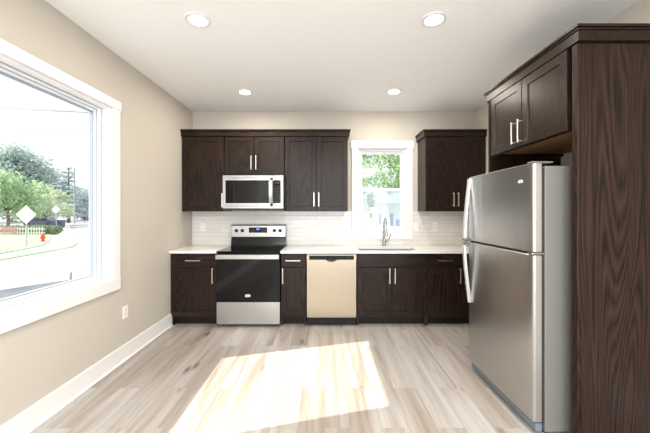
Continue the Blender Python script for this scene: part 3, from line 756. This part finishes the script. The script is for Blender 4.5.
# hydrant
hx_, hy_ = G(43, 243.2); c = Vector((hx_, hy_, G0+.12))
r = thing('fire_hydrant', c, 'red fire hydrant on the lawn by the sidewalk', 'fire hydrant')
MB().lathe(c, [(.15, 0), (.15, .04), (.10, .05), (.10, .40), (.13, .41), (.13, .44), (.10, .46), (.085, .52), (.04, .57), (.03, .62)], 16).build('barrel', M['red'], r, True)
for s in (-1, 1): MB().cyl(c+Vector((s*.08, 0, .31)), c+Vector((s*.2, 0, .31)), .055, None, 12).build('nozzle', M['red'], r)
MB().cyl(c+Vector((0, -.08, .29)), c+Vector((0, -.19, .29)), .07, None, 12).build('nozzle', M['red'], r)
# hedge and picket fence
fa, fb = G(-30, 236), G(49, 236)
fY = fa[1]
mb = MB(); blobs = [((fa[0]+(fb[0]-fa[0])*i/26, fY+.9, G0+.52+.10*math.sin(i*1.7)), (.5, .55, .42)) for i in range(27)]
leaves(mb, blobs, 5200, .20, 31)
tag(mb.build('hedge', M['hedge']), 'clipped pale green hedge behind the picket fence', 'hedge')
r = thing('picket_fence', ((fa[0]+fb[0])/2, fY, G0+.06), 'low white picket fence in front of the hedge', 'fence')
o = MB(); L_ = fb[0]-.4-fa[0]; nn = 27
for i in range(nn):
    xx = fa[0]+L_*i/nn; zt = G0+.82
    o.rings([[(xx, yy, G0+.125), (xx+.06, yy, G0+.125), (xx+.06, yy, zt), (xx+.03, yy, zt+.06), (xx, yy, zt)] for yy in (fY-.012, fY+.012)])
o.build('pickets', M['fence'], r)
o = MB(); o.box(fa[0], fa[0]+L_, fY+.012, fY+.05, G0+.25, G0+.33); o.box(fa[0], fa[0]+L_, fY+.012, fY+.05, G0+.62, G0+.70); o.build('rail', M['fence'], r)
mb = MB(); leaves(mb, [(P(5, 229.5, fY-.6), (.8, .3, .3)), (P(14, 231, fY-.6), (.5, .3, .25))], 260, .14, 35)
tag(mb.build('flower_shrub', M['pink']), 'low pink flowering shrub at the left end of the picket fence', 'shrub')
# car
cy = 46; cc = P(43.5, 224, cy); zb = G0
r = thing('car', (cc.x, cy, zb), 'dark blue car parked beyond the hedge', 'car')
prof = [(-2.2, .25), (-2.25, .62), (-2.1, .82), (-1.2, .95), (-.55, 1.38), (.9, 1.40), (1.6, .98), (2.15, .88), (2.22, .55), (2.15, .25)]
o = MB(); o.rings([[(cc.x+a*.98*(1 if abs(yy) < 8 else 1), cy+yy, zb+(b if i_ not in (0, 3) else b*.98)) for a, b in prof] for i_, yy in enumerate((-.85, -.8, .8, .85))]); o.build('body', M['carblue'], r)
o = MB(); win = [(-1.05, .96), (-.5, 1.30), (.85, 1.32), (1.35, .98)]; o.rings([[(cc.x+a, cy-.86, zb+b) for a, b in win], [(cc.x+a, cy-.83, zb+b) for a, b in win]]); o.build('side_window', M['carglass'], r)
for s in (-1.4, 1.35):
    for yy in (-.86, .68): MB().cyl((cc.x+s, cy+yy, zb+.32), (cc.x+s, cy+yy+.18, zb+.32), .32, None, 20).build('wheel', M['tyre'], r)
# bin
bx, by = G(61.3, 227.6)
r = thing('wheeled_bin', (bx, by, G0+.06), 'dark wheeled bin at the far end of the sidewalk', 'bin')
MB().rings([[(bx-a, by-a, z), (bx+a, by-a, z), (bx+a, by+a, z), (bx-a, by+a, z)] for a, z in ((.27, G0+.07), (.34, G0+.98))]).build('body', M['bin'], r)
MB().box(bx-.38, bx+.38, by-.40, by+.38, G0+.98, G0+1.07, .02).build('lid', M['bin'], r)
# wires
for (a, b, y, lab) in (((-80, 99), (140, 114.5), 26, 'upper overhead wire of the close pair outside the big window'), ((-80, 102), (140, 114.0), 26.4, 'lower overhead wire of the close pair outside the big window'), ((-80, 129), (140, 129.5), 30, 'single lower overhead wire outside the big window')):
    p, q = P(*a, y), P(*b, y); pts = [p.lerp(q, i/16)-Vector((0, 0, .9*math.sin(math.pi*i/16)*.2)) for i in range(17)]
    o = MB(); o.tube(pts, .019, 6); tag(o.build('overhead_wire', M['wire']), lab, 'wire', 'overhead wires')
# grey porch deck with a corner post, white block
r = thing('porch_deck', (-6.2, 5.6, -.12), 'grey boarded deck edge just outside the big window', 'deck')
o = MB(); A = Vector((-5.47, 6.70)); B = Vector((-6.55, 5.00)); dv = (A-B).normalized()
nv = Vector((dv.y, -dv.x))
for i in range(7):
    p0, p1 = B+nv*(i*.15)-dv*2.5, A+nv*(i*.15)
    q = nv*.138; poly = [p0, p1, p1+q, p0+q]
    o.prism([(v.x, v.y) for v in poly], -.11, -.07)
o.build('deck_boards', M['deckgrey'], r)
MB().box(A.x-.01, A.x+.025, A.y-.06, A.y-.02, -.9, .09, .004).build('post', M['pole'], r)
c = P(76.5, 276.5, 9.2)
tag(MB().box(c.x-.28, c.x+.22, 9.1, 9.7, G0, c.z+.36, .02).build('concrete_block', M['siding']), 'white concrete block standing beyond the porch deck', 'block')

# behind the sink window: white house, foliage
hy0 = 20.0
r = thing('house', (6, hy0+3, G0+.05), 'white house with blue windows seen through the sink window', 'house')
hx0, hx1, hz1 = X(374, hy0), X(374, hy0)+9, Z(203, hy0)
MB().box(hx0, hx1, hy0, hy0+7, G0+.05, hz1).build('wall', M['siding'], r)
o = MB(); o.rings([[(x, hy0-.35, hz1-.02), (x, hy0+7.3, hz1-.02), (x, hy0+3.5, hz1+2.2)] for x in (hx0-.3, hx1+.3)]); o.build('roof', M['roof'], r)
for (a, b, t, u) in ((389.8, 393.0, 213.5, 227), (395.4, 399.6, 219.5, 226), (379, 381, 214, 224), (402, 406, 213.5, 227)):
    f_ = MB().box(X(a, hy0)-.05, X(b, hy0)+.05, hy0-.05, hy0, Z(u, hy0)-.05, Z(t, hy0)+.05).build('window', M['siding'], r)
    MB().box(X(a, hy0), X(b, hy0), hy0-.07, hy0-.04, Z(u, hy0), Z(t, hy0)).build('pane', M['winblue'], f_)
def back_tree(name_lab, blobs, n, size, seed, base):
    r = thing('tree', (base[0], base[1], G0+.05), name_lab, 'tree', 'trees behind the sink window')
    mb = MB(); leaves(mb, blobs, n, size, seed); mb.build('foliage', M['leaf5'], r)
    o = MB(); o.cyl((base[0], base[1], G0+.05), (base[0]+.2, base[1], 4.6), .16, .05, 10)
    for b in blobs[:6]: o.cyl((base[0]+.1, base[1], 1.8), b[0], .05, .015, 6)
    o.build('trunk', M['bark'], r)
rn = random.Random(5); bl = []
for i in range(46): bl.append(((rn.uniform(.3, 4.8), 11+rn.uniform(-1.2, 1.2), rn.uniform(2.1, 5.2)), (.66, .6, .46)))
back_tree('leafy green tree filling the upper half of the sink window', bl, 22000, .10, 41, (3.6, 11.4))
bl = [((1.55+rn.uniform(-.5, .25), 12.5+rn.uniform(-.6, .6), rn.uniform(0, 2.2)), (.35, .4, .4)) for i in range(12)]
back_tree('lower green bush-like tree at the left edge of the sink window', bl, 2200, .12, 42, (1.2, 12.6))
